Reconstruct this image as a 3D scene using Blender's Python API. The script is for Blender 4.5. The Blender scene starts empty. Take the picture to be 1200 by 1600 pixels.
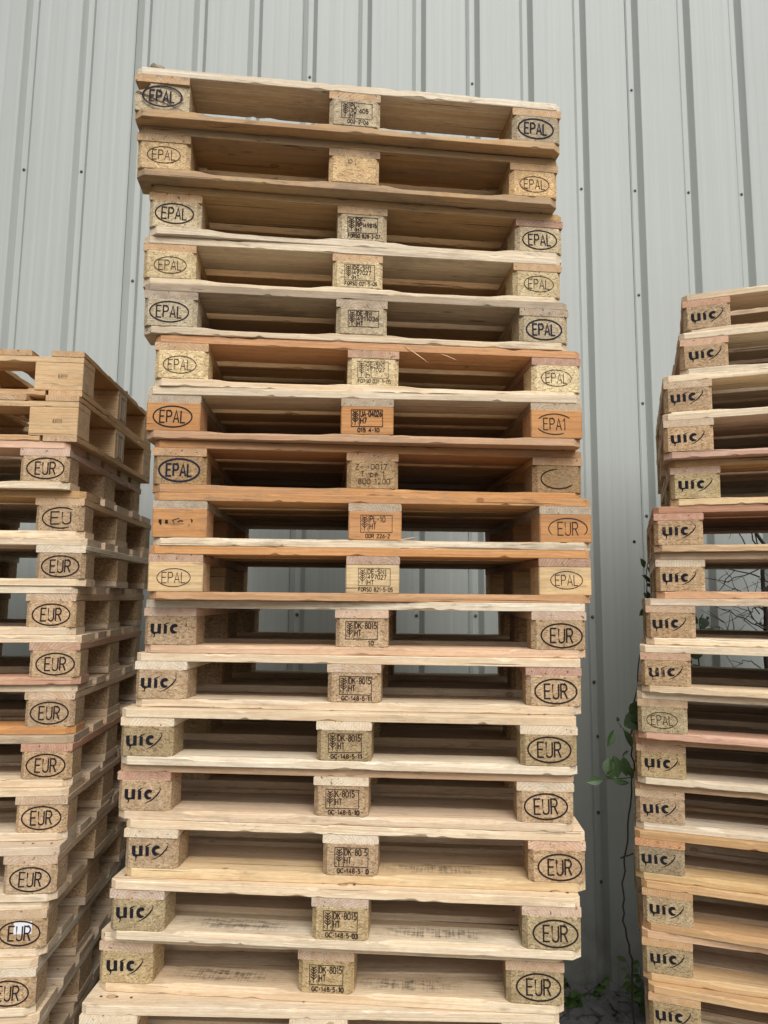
import bpy, bmesh, math, random
from mathutils import Vector, Matrix
PI = math.pi
scene = bpy.context.scene
col = scene.collection
# ------------------------------------------------------------------ camera
EYE = 1.8896
F_PX, PITCH, ROLL = 1105.325, 0.120345, -0.009233
cp, sp, cr, sr = math.cos(PITCH), math.sin(PITCH), math.cos(ROLL), math.sin(ROLL)
Xa = Vector((1, 0, 0)); U0 = Vector((0, -sp, cp)); Fw = Vector((0, cp, sp))
Rv = Xa * cr - U0 * sr
Uv = Xa * sr + U0 * cr
cam_d = bpy.data.cameras.new("camera")
cam = bpy.data.objects.new("camera", cam_d)
col.objects.link(cam)
cam_d.sensor_width = 36.0
cam_d.sensor_fit = 'AUTO'
cam_d.lens = F_PX / 1600.0 * 36.0
cam_d.clip_start = 0.05
cam_d.clip_end = 500
M = Matrix((( Rv.x, Uv.x, -Fw.x, 0), (Rv.y, Uv.y, -Fw.y, 0), (Rv.z, Uv.z, -Fw.z, EYE), (0, 0, 0, 1)))
cam.matrix_world = M
scene.camera = cam
# ------------------------------------------------------------------ world, sun, exposure (soft overcast day)
SUN_EL, SUN_AZ = math.radians(45), math.radians(166)      # azimuth from +Y, clockwise
world = bpy.data.worlds.new("World")
scene.world = world
world.use_nodes = True
wn = world.node_tree
wn.nodes.clear()
w_out = wn.nodes.new("ShaderNodeOutputWorld")
w_bg = wn.nodes.new("ShaderNodeBackground")
w_sky = wn.nodes.new("ShaderNodeTexSky")
w_sky.sky_type = 'NISHITA'
w_sky.sun_disc = False
w_sky.sun_elevation = SUN_EL
w_sky.sun_rotation = SUN_AZ
w_sky.dust_density = 4.0
w_sky.ozone_density = 1.0
w_hs = wn.nodes.new("ShaderNodeHueSaturation")
w_hs.inputs["Saturation"].default_value = 0.22            # cloud cover: nearly colourless sky
wn.links.new(w_sky.outputs[0], w_hs.inputs["Color"])
wn.links.new(w_hs.outputs[0], w_bg.inputs["Color"])
w_bg.inputs["Strength"].default_value = 0.052
wn.links.new(w_bg.outputs[0], w_out.inputs["Surface"])
sun_d = bpy.data.lights.new("sun", 'SUN')
sun_d.energy = 1.5
sun_d.angle = math.radians(50)
sun_d.color = (1.0, 0.98, 0.955)
sun = bpy.data.objects.new("sun", sun_d)
col.objects.link(sun)
sdir = Vector((math.sin(SUN_AZ) * math.cos(SUN_EL), math.cos(SUN_AZ) * math.cos(SUN_EL), math.sin(SUN_EL)))
sun.rotation_euler = sdir.to_track_quat('Z', 'Y').to_euler()
vs = scene.view_settings
vs.view_transform = 'Standard'
vs.look = 'None'
vs.exposure = 1.0
vs.gamma = 1.0
vs.use_curve_mapping = False

# ------------------------------------------------------------------ node helpers
class NT:
    def __init__(s, name):
        s.m = bpy.data.materials.new(name)
        s.m.use_nodes = True
        s.t = s.m.node_tree
        s.t.nodes.clear()
        s.out = s.n("ShaderNodeOutputMaterial")
        s.b = s.n("ShaderNodeBsdfPrincipled")
        s.l(s.b.outputs[0], s.out.inputs[0])
    def n(s, k, **kw):
        x = s.t.nodes.new(k)
        for a, b in kw.items():
            setattr(x, a, b)
        return x
    def l(s, a, b):
        s.t.links.new(a, b)
    def put(s, sock, v):
        if hasattr(v, "is_output") or isinstance(v, bpy.types.NodeSocket):
            s.l(v, sock)
        else:
            sock.default_value = v
    def math(s, op, a, b=0.0, c=None):
        x = s.n("ShaderNodeMath", operation=op)
        s.put(x.inputs[0], a); s.put(x.inputs[1], b)
        if c is not None:
            s.put(x.inputs[2], c)
        return x.outputs[0]
    def mix(s, f, a, b, mode='MIX'):
        x = s.n("ShaderNodeMix", data_type='RGBA', blend_type=mode)
        s.put(x.inputs[0], f)
        s.put(x.inputs[6], a if not isinstance(a, tuple) else (*a[:3], 1))
        s.put(x.inputs[7], b if not isinstance(b, tuple) else (*b[:3], 1))
        return x.outputs[2]
    def maprange(s, v, a, b, c=0.0, d=1.0):
        x = s.n("ShaderNodeMapRange")
        s.put(x.inputs[0], v)
        for i, q in enumerate((a, b, c, d)):
            x.inputs[1 + i].default_value = q
        return x.outputs[0]
    def vscale(s, v, sc):
        x = s.n("ShaderNodeVectorMath", operation='MULTIPLY')
        s.l(v, x.inputs[0]); x.inputs[1].default_value = sc
        return x.outputs[0]
    def vadd(s, v, w):
        x = s.n("ShaderNodeVectorMath", operation='ADD')
        s.l(v, x.inputs[0]); s.put(x.inputs[1], w)
        return x.outputs[0]
    def noise(s, v, scale, detail=3, rough=0.55):
        x = s.n("ShaderNodeTexNoise")
        s.l(v, x.inputs["Vector"])
        x.inputs["Scale"].default_value = scale
        x.inputs["Detail"].default_value = detail
        x.inputs["Roughness"].default_value = rough
        return x.outputs[0]
    def voro(s, v, scale, feature='F1', rnd=1.0):
        x = s.n("ShaderNodeTexVoronoi", feature=feature)
        s.l(v, x.inputs["Vector"])
        x.inputs["Scale"].default_value = scale
        x.inputs["Randomness"].default_value = rnd
        return x
    def xyz(s, x, y, z):
        c = s.n("ShaderNodeCombineXYZ")
        for i, q in enumerate((x, y, z)):
            s.put(c.inputs[i], q)
        return c.outputs[0]
    def bump(s, h, strength, dist):
        x = s.n("ShaderNodeBump")
        s.l(h, x.inputs["Height"])
        x.inputs["Strength"].default_value = strength
        x.inputs["Distance"].default_value = dist
        s.l(x.outputs[0], s.b.inputs["Normal"])

def mat_wood(name, rough_sawn=1.0):
    t = NT(name)
    tc = t.n("ShaderNodeTexCoord")
    oi = t.n("ShaderNodeObjectInfo")
    rnd = oi.outputs["Random"]
    P0 = tc.outputs["Object"]
    off = t.xyz(t.math('MULTIPLY', rnd, 37.0), t.math('MULTIPLY', rnd, 11.3), t.math('MULTIPLY', rnd, 5.7))
    P = t.vadd(P0, off)
    sep = t.n("ShaderNodeSeparateXYZ"); t.l(P0, sep.inputs[0])
    r2 = t.math('FRACT', t.math('MULTIPLY', rnd, 7.13))
    r3 = t.math('FRACT', t.math('MULTIPLY', rnd, 23.7))
    r4 = t.math('FRACT', t.math('MULTIPLY', rnd, 91.1))
    # pith axis along the board, a little off and a little slanted
    yy = t.math('SUBTRACT', sep.outputs[1], t.math('MULTIPLY_ADD', r2, 0.12, 0.0))
    zz = t.math('ADD', sep.outputs[2], t.math('MULTIPLY_ADD', r3, 0.09, -0.012))
    yy = t.math('ADD', yy, t.math('MULTIPLY', sep.outputs[0], t.math('MULTIPLY_ADD', r4, 0.05, -0.025)))
    zz = t.math('ADD', zz, t.math('MULTIPLY', sep.outputs[0], t.math('MULTIPLY_ADD', r2, 0.04, -0.02)))
    rr = t.math('SQRT', t.math('ADD', t.math('MULTIPLY', yy, yy), t.math('MULTIPLY', zz, zz)))
    # knots: sparse cells, grain swirls about them
    Pk = t.vscale(P, (5.5, 7.5, 8.5))
    vk = t.voro(Pk, 1.0)
    kd = vk.outputs["Distance"]
    ksel = t.n("ShaderNodeSeparateColor"); t.l(vk.outputs["Color"], ksel.inputs[0])
    kon = t.math('GREATER_THAN', ksel.outputs[0], 0.66)
    kn = t.math('MULTIPLY', t.maprange(kd, 0.055, 0.085, 1, 0), kon)
    kswirl = t.math('MULTIPLY', t.maprange(kd, 0.0, 0.4, 0.010, 0), kon)
    wob = t.math('MULTIPLY_ADD', t.noise(t.vscale(P, (3.5, 14, 14)), 1.0, 3), 0.011, -0.005)
    rr = t.math('ADD', t.math('ADD', rr, wob), kswirl)
    ring = t.math('FRACT', t.math('DIVIDE', rr, t.math('MULTIPLY_ADD', r4, 0.0035, 0.0052)))
    sn = t.n("ShaderNodeSeparateXYZ"); t.l(tc.outputs["Normal"], sn.inputs[0])
    endf = t.maprange(t.math('ABSOLUTE', sn.outputs[0]), 0.75, 0.95)
    late = t.math('POWER', ring, 2.2)
    late = t.math('MULTIPLY', late, t.maprange(ring, 0.9, 1.0, 1.0, 0.0))
    fib = t.noise(t.vscale(P, (7, 320, 320)), 1.0, 2)
    fib2 = t.noise(t.vscale(P, (2.2, 45, 45)), 1.0, 3)
    big = t.noise(P, 3.2, 3)
    base = oi.outputs["Color"]
    dark = t.mix(1.0, base, (0.66, 0.50, 0.37), 'MULTIPLY')
    c = t.mix(t.math('MULTIPLY', late, t.math('MULTIPLY_ADD', endf, 0.25, 0.72)), t.mix(endf, base, t.mix(0.35, base, (0.66, 0.60, 0.53))), dark)
    c = t.mix(t.maprange(fib2, 0.35, 0.7, 0.0, 0.62), c, dark)
    c = t.mix(t.maprange(fib, 0.40, 0.68, 0.0, 0.50), c, t.mix(1.0, base, (0.55, 0.42, 0.32), 'MULTIPLY'))
    c = t.mix(t.maprange(big, 0.35, 0.65, 0.0, 0.35), c, t.mix(1.0, base, (1.04, 0.92, 0.80), 'MULTIPLY'))
    mot = t.noise(t.vscale(P, (45, 130, 130)), 1.0, 3, 0.6)
    c = t.mix(t.maprange(mot, 0.42, 0.68, 0.0, 0.34), c, dark)
    scf = t.math('MULTIPLY', t.maprange(t.noise(t.vscale(P, (14, 60, 60)), 1.0, 5, 0.75), 0.58, 0.66, 0, 1), t.maprange(t.noise(P, 5.0, 2), 0.48, 0.6, 0, 1))
    c = t.mix(t.math('MULTIPLY', scf, 0.45), c, (0.15, 0.115, 0.085))
    # blueish-grey sap stain and dirt grows with alpha
    wth = oi.outputs["Alpha"]
    st = t.noise(t.vscale(P, (2.6, 13, 13)), 1.0, 4, 0.65)
    wf = t.math('MULTIPLY', wth, t.maprange(st, 0.42, 0.62, 0.15, 1.0))
    c = t.mix(t.math('MULTIPLY', wf, 0.85), c, t.mix(fib2, (0.34, 0.30, 0.25), (0.16, 0.13, 0.105)))
    sp_ = t.noise(t.vscale(P, (9, 60, 60)), 1.0, 3)
    dk = t.math('MULTIPLY', t.math('MULTIPLY_ADD', wth, 0.9, 0.28), t.maprange(sp_, 0.64, 0.73, 0, 1))
    c = t.mix(dk, c, (0.05, 0.035, 0.028))
    hd = t.noise(t.vscale(P, (5, 9, 26)), 1.0, 6, 0.72)
    c = t.mix(t.math('MULTIPLY', t.maprange(hd, 0.53, 0.66, 0, 1), t.math('MULTIPLY_ADD', wth, 0.75, 0.22)), c, (0.17, 0.135, 0.10))
    # hairline drying cracks along the grain
    cr_ = t.noise(t.vscale(P, (1.6, 110, 110)), 1.0, 1)
    crk = t.maprange(cr_, 0.71, 0.735, 0, 1)
    c = t.mix(t.math('MULTIPLY', crk, 0.75), c, (0.07, 0.04, 0.025))
    # knot colour
    kc = t.mix(t.maprange(kd, 0.04, 0.075, 0.0, 1.0), t.mix(1.0, base, (0.62, 0.40, 0.26), 'MULTIPLY'), (0.07, 0.035, 0.018))
    c = t.mix(t.math('MULTIPLY', kn, 0.8), c, kc)
    t.l(c, t.b.inputs["Base Color"])
    t.b.inputs["Roughness"].default_value = 0.78
    t.b.inputs["Specular IOR Level"].default_value = 0.25
    h = t.math('ADD', t.math('MULTIPLY', late, 0.35), t.math('MULTIPLY', fib, 0.9))
    saw = t.noise(t.vscale(P, (160, 6, 6)), 1.0, 2)
    h = t.math('ADD', h, t.math('MULTIPLY', saw, 0.5 * rough_sawn))
    h = t.math('SUBTRACT', h, t.math('MULTIPLY', crk, 2.0))
    t.bump(h, 0.55, 0.0009)
    return t.m

def mat_chip(name):
    t = NT(name)
    tc = t.n("ShaderNodeTexCoord"); oi = t.n("ShaderNodeObjectInfo"); rnd = oi.outputs["Random"]
    P = t.vadd(tc.outputs["Object"], t.xyz(t.math('MULTIPLY', rnd, 31.0), t.math('MULTIPLY', rnd, 17.0), rnd))
    wobv = t.n("ShaderNodeTexNoise"); t.l(P, wobv.inputs["Vector"]); wobv.inputs["Scale"].default_value = 60
    Pw = t.vadd(P, t.vscale(wobv.outputs["Color"], (0.006, 0.006, 0.006)))
    v = t.voro(t.vscale(Pw, (150, 190, 300)), 1.0)
    s1 = t.n("ShaderNodeSeparateColor"); t.l(v.outputs["Color"], s1.inputs[0])
    v2 = t.voro(t.vscale(Pw, (260, 300, 420)), 1.0)
    s2 = t.n("ShaderNodeSeparateColor"); t.l(v2.outputs["Color"], s2.inputs[0])
    base = oi.outputs["Color"]
    lt = t.mix(1.0, base, (1.38, 1.36, 1.33), 'MULTIPLY')
    dk = t.mix(1.0, base, (0.55, 0.44, 0.33), 'MULTIPLY')
    f = t.math('ADD', t.math('MULTIPLY', s1.outputs[0], 0.6), t.math('MULTIPLY', s2.outputs[1], 0.4))
    c = t.mix(t.maprange(f, 0.56, 0.86), base, lt)
    c = t.mix(t.maprange(f, 0.40, 0.12), c, dk)
    big = t.noise(P, 22, 3)
    c = t.mix(t.maprange(big, 0.4, 0.7, 0, 0.35), c, dk)
    pit = t.noise(P, 260, 2)
    c = t.mix(t.maprange(pit, 0.66, 0.72, 0, 0.8), c, (0.06, 0.035, 0.02))
    wf = t.math('MULTIPLY', oi.outputs["Alpha"], t.maprange(t.noise(P, 14, 4), 0.4, 0.65, 0.1, 0.9))
    c = t.mix(wf, c, (0.20, 0.16, 0.125))
    t.l(c, t.b.inputs["Base Color"])
    t.b.inputs["Roughness"].default_value = 0.85
    t.b.inputs["Specular IOR Level"].default_value = 0.2
    h = t.math('ADD', s1.outputs[1], t.math('MULTIPLY', s2.outputs[2], 0.6))
    t.bump(h, 0.6, 0.0012)
    return t.m

def mat_ink(name, worn, full=0.97):
    """burnt or sprayed mark; WORN is how much of it has rubbed off"""
    t = NT(name)
    tc = t.n("ShaderNodeTexCoord"); oi = t.n("ShaderNodeObjectInfo")
    P = t.vadd(tc.outputs["Object"], t.xyz(t.math('MULTIPLY', oi.outputs["Random"], 13.0), 0.0, t.math('MULTIPLY', oi.outputs["Random"], 5.0)))
    n1 = t.noise(P, 38, 4, 0.7); n2 = t.noise(t.vscale(P, (1, 1, 1.6)), 420, 2)
    a = t.maprange(t.math('ADD', t.math('MULTIPLY', n1, 0.75), t.math('MULTIPLY', n2, 0.25)), worn - 0.05, worn + 0.035, 0.10 * full, full)
    tr = t.n("ShaderNodeBsdfTransparent"); mx = t.n("ShaderNodeMixShader")
    t.l(a, mx.inputs[0]); t.l(tr.outputs[0], mx.inputs[1]); t.l(t.b.outputs[0], mx.inputs[2])
    t.l(mx.outputs[0], t.out.inputs[0])
    t.l(oi.outputs["Color"], t.b.inputs["Base Color"])
    t.b.inputs["Roughness"].default_value = 0.8
    t.b.inputs["Specular IOR Level"].default_value = 0.15
    return t.m

def mat_plain(name, c, rough=0.6, metal=0.0, var=0.25, scale=30.0, bump=0.0):
    t = NT(name)
    tc = t.n("ShaderNodeTexCoord")
    n = t.noise(tc.outputs["Object"], scale, 4)
    c2 = tuple(x * (1 - var) for x in c)
    t.l(t.mix(n, c, c2), t.b.inputs["Base Color"])
    t.b.inputs["Roughness"].default_value = rough
    t.b.inputs["Metallic"].default_value = metal
    if bump:
        t.bump(n, 0.5, bump)
    return t.m

def mat_leaf(name, c):
    t = NT(name)
    oi = t.n("ShaderNodeObjectInfo"); tc = t.n("ShaderNodeTexCoord")
    n = t.noise(tc.outputs["Object"], 22, 3)
    cc = t.mix(n, tuple(x * 0.55 for x in c), tuple(min(1, x * 1.45) for x in c))
    t.l(cc, t.b.inputs["Base Color"])
    t.b.inputs["Roughness"].default_value = 0.45
    tl = t.n("ShaderNodeBsdfTranslucent"); t.l(cc, tl.inputs[0])
    mx = t.n("ShaderNodeMixShader"); mx.inputs[0].default_value = 0.25
    t.l(t.b.outputs[0], mx.inputs[1]); t.l(tl.outputs[0], mx.inputs[2]); t.l(mx.outputs[0], t.out.inputs[0])
    return t.m

def mat_wall():
    t = NT("painted_steel_sheet")
    tc = t.n("ShaderNodeTexCoord"); P = tc.outputs["Object"]
    st = t.noise(t.vscale(P, (38, 1, 0.35)), 1.0, 3)
    st2 = t.noise(t.vscale(P, (140, 1, 0.9)), 1.0, 2)
    pat = t.noise(t.vscale(P, (1.6, 1, 1.1)), 1.0, 4)
    c = t.mix(t.maprange(st, 0.3, 0.7), (0.335, 0.36, 0.338), (0.375, 0.40, 0.378))
    c = t.mix(t.maprange(st2, 0.55, 0.8, 0, 0.35), c, (0.30, 0.31, 0.285))
    c = t.mix(t.maprange(pat, 0.45, 0.75, 0, 0.3), c, (0.31, 0.325, 0.30))
    sc = t.noise(t.vscale(P, (9, 1, 7)), 1.0, 6, 0.7)
    c = t.mix(t.maprange(sc, 0.69, 0.76, 0, 0.5), c, (0.24, 0.235, 0.22))
    # darker, browner tone towards the foot of the sheets, broken up by noise
    sz = t.n("ShaderNodeSeparateXYZ"); t.l(P, sz.inputs[0])
    foot = t.math('MULTIPLY', t.maprange(sz.outputs[2], 0.1, 0.5, 1, 0), t.maprange(t.noise(P, 9, 5), 0.35, 0.65, 0.2, 1))
    c = t.mix(t.math('MULTIPLY', foot, 0.6), c, (0.13, 0.115, 0.085))
    t.l(c, t.b.inputs["Base Color"])
    t.b.inputs["Roughness"].default_value = 0.5
    t.b.inputs["Specular IOR Level"].default_value = 0.35
    h = t.math('ADD', t.noise(t.vscale(P, (14, 1, 1.0)), 1.0, 2), t.math('MULTIPLY', st2, 0.1))
    t.bump(h, 0.35, 0.004)
    return t.m

def mat_ground():
    t = NT("dark_gravel_ground")
    tc = t.n("ShaderNodeTexCoord"); P = tc.outputs["Object"]
    v = t.voro(P, 22); s1 = t.n("ShaderNodeSeparateColor"); t.l(v.outputs["Color"], s1.inputs[0])
    c = t.mix(s1.outputs[0], (0.035, 0.032, 0.028), (0.10, 0.098, 0.09))
    c = t.mix(t.maprange(t.noise(P, 1.4, 4), 0.45, 0.6), c, (0.06, 0.05, 0.035))
    t.l(c, t.b.inputs["Base Color"])
    t.b.inputs["Roughness"].default_value = 0.9
    t.bump(t.math('SUBTRACT', 1.0, v.outputs["Distance"]), 1.0, 0.03)
    return t.m

WOOD = mat_wood("sawn_softwood")
CHIP = mat_chip("pressed_chip_block")
INK = {k: mat_ink("burnt_mark_" + k, v) for k, v in {"fresh": 0.20, "used": 0.37, "worn": 0.46, "faint": 0.525}.items()}
NAIL = mat_plain("rusty_nail", (0.13, 0.10, 0.085), 0.55, 0.6)
STEEL = mat_plain("grey_steel_clip", (0.34, 0.33, 0.30), 0.6, 0.2)
LABELW = mat_plain("white_paper", (0.72, 0.72, 0.76), 0.6, var=0.1)
WALLM = mat_wall()
SCREWM = mat_plain("screw_metal", (0.10, 0.10, 0.095), 0.5, 0.4)
HOLEM = mat_plain("dark_void", (0.006, 0.006, 0.006), 0.95)
GROUNDM = mat_ground()
STONE = mat_plain("basalt_stone", (0.21, 0.21, 0.20), 0.85, var=0.7, scale=14, bump=0.004)
CONC = mat_plain("dark_concrete", (0.05, 0.048, 0.042), 0.9, var=0.5, scale=12, bump=0.004)
BOUNCEM = mat_plain("pale_bounce_sheet", (0.38, 0.36, 0.32), 0.9, var=0.25, scale=3)  # pale so the added unseen sheet throws light upward
LEAF = mat_leaf("leaf_green", (0.055, 0.105, 0.035))
LEAF2 = mat_leaf("weed_green", (0.085, 0.16, 0.035))
STEM = mat_plain("vine_bark", (0.055, 0.042, 0.03), 0.85, var=0.5, scale=60, bump=0.002)
TWIG = mat_plain("dead_twig", (0.085, 0.065, 0.05), 0.9, var=0.4, scale=60)
STRAW = mat_plain("dry_straw", (0.30, 0.26, 0.18), 0.8, var=0.3)

# ------------------------------------------------------------------ mesh helpers
def mesh_of(name, verts, faces, mats, fmat=None, smooth=False):
    me = bpy.data.meshes.new(name)
    me.from_pydata([tuple(v) for v in verts], [], faces)
    for m in mats:
        me.materials.append(m)
    if fmat:
        for p, i in zip(me.polygons, fmat):
            p.material_index = i
    if smooth:
        for p in me.polygons:
            p.use_smooth = True
    me.update()
    return me

def obj(name, me, parent=None, loc=(0, 0, 0), rot=(0, 0, 0), color=None):
    o = bpy.data.objects.new(name, me)
    col.objects.link(o)
    o.location = loc
    o.rotation_euler = rot
    if color:
        o.color = color
    if parent:
        o.parent = parent
    return o

def wave(rng, n=4, base=2.0):
    ks = [(rng.uniform(0.5, 1) * base * (i + 1), rng.uniform(0, 6.28), rng.uniform(0.4, 1) / (i + 1)) for i in range(n)]
    return lambda x: sum(a * math.sin(k * x * 6.28 + p) for k, p, a in ks) / 1.6

def bumpfn(rng, L, n, dmin, dmax, wmin=0.01, wmax=0.05):
    b = [(rng.uniform(-L / 2, L / 2), rng.uniform(dmin, dmax), rng.uniform(wmin, wmax)) for _ in range(n)]
    return lambda x: sum(d * math.exp(-((x - c) / w) ** 2) for c, d, w in b)

def board_mesh(name, L, W, T, seed, chamfer=0.0, opening=False, rough=1.0, nails=(), nail_side=1, step=0.0085):
    """sawn board: x along the grain, y 0..W, z 0..T; CHAMFER cuts the two corners of the y=0 edge in plan;
    OPENING planes the upper y=0 edge between the blocks the way pallet runners have it"""
    rng = random.Random(seed)
    xs = [-L / 2, -L / 2 + max(chamfer, 0.002)]
    n = max(2, int((L - 2 * max(chamfer, 0.002)) / step))
    xs += [-L / 2 + max(chamfer, 0.002) + (L - 2 * max(chamfer, 0.002)) * i / n for i in range(1, n + 1)]
    xs += [L / 2]
    wy0, wy1, wz0, wz1 = (wave(rng, 4, 1.2 / max(L, .3)) for _ in range(4))
    fine = [wave(rng, 3, 9.0) for _ in range(4)]
    ch = [bumpfn(rng, L, rng.randint(3, 8) if rough > 0.5 else 1, 0.001 * rough, 0.0055 * rough, .005, .022) for _ in range(4)]
    verts, faces, fm = [], [], []
    rings = []
    for x in xs:
        e0 = 0.0
        if chamfer and abs(x) > L / 2 - chamfer:
            e0 = chamfer * (1 - (L / 2 - abs(x)) / chamfer) * 0.8
        y0 = e0 + 0.0006 * wy0(x) * rough + 0.0002 * fine[0](x)
        y1 = W + 0.0010 * wy1(x)
        z0 = 0.0003 * wz0(x) * rough
        z1 = T + 0.0003 * wz1(x) * rough + 0.0002 * fine[1](x)
        b = [0.0012 + max(0, c(x)) + 0.0004 * abs(fine[i](x)) for i, c in enumerate(ch)]
        by = bz = b[1]
        if opening:
            # planed bevel in the two openings, fading near the blocks
            for a_, b_ in ((-0.4525, -0.0745), (0.0745, 0.4525)):
                if a_ < x < b_:
                    s = min((x - a_) / 0.07, (b_ - x) / 0.07, 1.0)
                    s = s * s * (3 - 2 * s)
                    by = max(by, (0.016 + 0.005 * wz0(x) + 0.0015 * fine[2](x)) * s)
                    bz = max(bz, 0.0085 * s)
        ring = [(y0 + b[0], z0), (y0, z0 + b[0]), (y0, z1 - bz), (y0 + by, z1), (y1 - b[2], z1), (y1, z1 - b[2]), (y1, z0 + b[3]), (y1 - b[3], z0)]
        rings.append([len(verts) + i for i in range(8)])
        verts += [(x, y, z) for y, z in ring]
    for a, b_ in zip(rings, rings[1:]):
        for i in range(8):
            j = (i + 1) % 8
            faces.append((a[i], a[j], b_[j], b_[i])); fm.append(0)
    faces.append(tuple(reversed(rings[0]))); fm.append(0)
    faces.append(tuple(rings[-1])); fm.append(0)
    for nx, ny in nails:
        r = 0.0038
        nx += rng.uniform(-.008, .008); ny += rng.uniform(-.006, .006)
        z = T + 0.0016 if nail_side > 0 else -0.0016
        i0 = len(verts)
        verts += [(nx + r * math.cos(a * PI / 4), ny + r * math.sin(a * PI / 4), z) for a in range(8)]
        f = tuple(range(i0, i0 + 8))
        faces.append(f if nail_side > 0 else tuple(reversed(f))); fm.append(1)
    me = mesh_of(name, verts, faces, [WOOD, NAIL], fm)
    bm = bmesh.new(); bm.from_mesh(me)
    bmesh.ops.recalc_face_normals(bm, faces=[f for f in bm.faces if f.material_index == 0])
    bm.to_mesh(me); bm.free()
    return me

def prism_z(name, plan, z0, z1, mat, jitter=0.0, seed=0, layers=3, edge=0.0016):
    """vertical prism over a plan polygon with slightly broken edges"""
    rng = random.Random(seed)
    cx = sum(p[0] for p in plan) / len(plan); cy = sum(p[1] for p in plan) / len(plan)
    zs = [z0, z0 + edge] + [z0 + edge + (z1 - z0 - 2 * edge) * i / layers for i in range(1, layers)] + [z1 - edge, z1]
    verts, faces, rings = [], [], []
    for i, z in enumerate(zs):
        s = edge if i in (0, len(zs) - 1) else 0.0
        ring = []
        for (x, y) in plan:
            dx, dy = x - cx, y - cy
            d = math.hypot(dx, dy)
            k = (d - s * 1.2) / d
            ring.append(len(verts))
            verts.append((cx + dx * k + rng.uniform(-jitter, jitter), cy + dy * k + rng.uniform(-jitter, jitter), z))
        rings.append(ring)
    n = len(plan)
    for a, b in zip(rings, rings[1:]):
        for i in range(n):
            j = (i + 1) % n
            faces.append((a[i], a[j], b[j], b[i]))
    faces.append(tuple(reversed(rings[0]))); faces.append(tuple(rings[-1]))
    return mesh_of(name, verts, faces, [mat])

def block_plan(W, D, c):
    """W along x, D along y, origin at centre, corners cut by c, subdivided sides"""
    pts = []
    cs = [(-W/2, -D/2), (W/2, -D/2), (W/2, D/2), (-W/2, D/2)]
    out = []
    for i, (x, y) in enumerate(cs):
        sx = 1 if x > 0 else -1; sy = 1 if y > 0 else -1
        if i == 0: a, b = (x, y + c), (x + c, y)
        if i == 1: a, b = (x - c, y), (x, y + c)
        if i == 2: a, b = (x, y - c), (x - c, y)
        if i == 3: a, b = (x + c, y), (x, y - c)
        out += [a, b]
    return out

# ------------------------------------------------------------------ lettering
def ribbon(V, Fc, pts, w, y, close=False):
    """flat stroke in the xz plane (y is the height above the block face, towards -y)"""
    n = len(pts)
    ws = w if isinstance(w, (list, tuple)) else [w] * n
    L_, R_ = [], []
    for i, (x, z) in enumerate(pts):
        if close:
            p, q = pts[i - 1], pts[(i + 1) % n]
        else:
            p, q = pts[max(i - 1, 0)], pts[min(i + 1, n - 1)]
        def nrm(a, b):
            dx, dz = b[0] - a[0], b[1] - a[1]; d = math.hypot(dx, dz) or 1
            return (-dz / d, dx / d)
        if (not close) and i == 0: m = nrm(pts[0], pts[1]); s = 1
        elif (not close) and i == n - 1: m = nrm(pts[-2], pts[-1]); s = 1
        else:
            n1, n2 = nrm(p, pts[i]), nrm(pts[i], q)
            m = (n1[0] + n2[0], n1[1] + n2[1]); d = math.hypot(*m) or 1
            m = (m[0] / d, m[1] / d); s = 1 / max(0.5, m[0] * n1[0] + m[1] * n1[1])
        h = ws[i] / 2 * s
        L_.append(len(V)); V.append((x + m[0] * h, y, z + m[1] * h))
        R_.append(len(V)); V.append((x - m[0] * h, y, z - m[1] * h))
    rng_ = range(n if close else n - 1)
    for i in rng_:
        j = (i + 1) % n
        Fc.append((L_[i], L_[j], R_[j], R_[i]))

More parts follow.
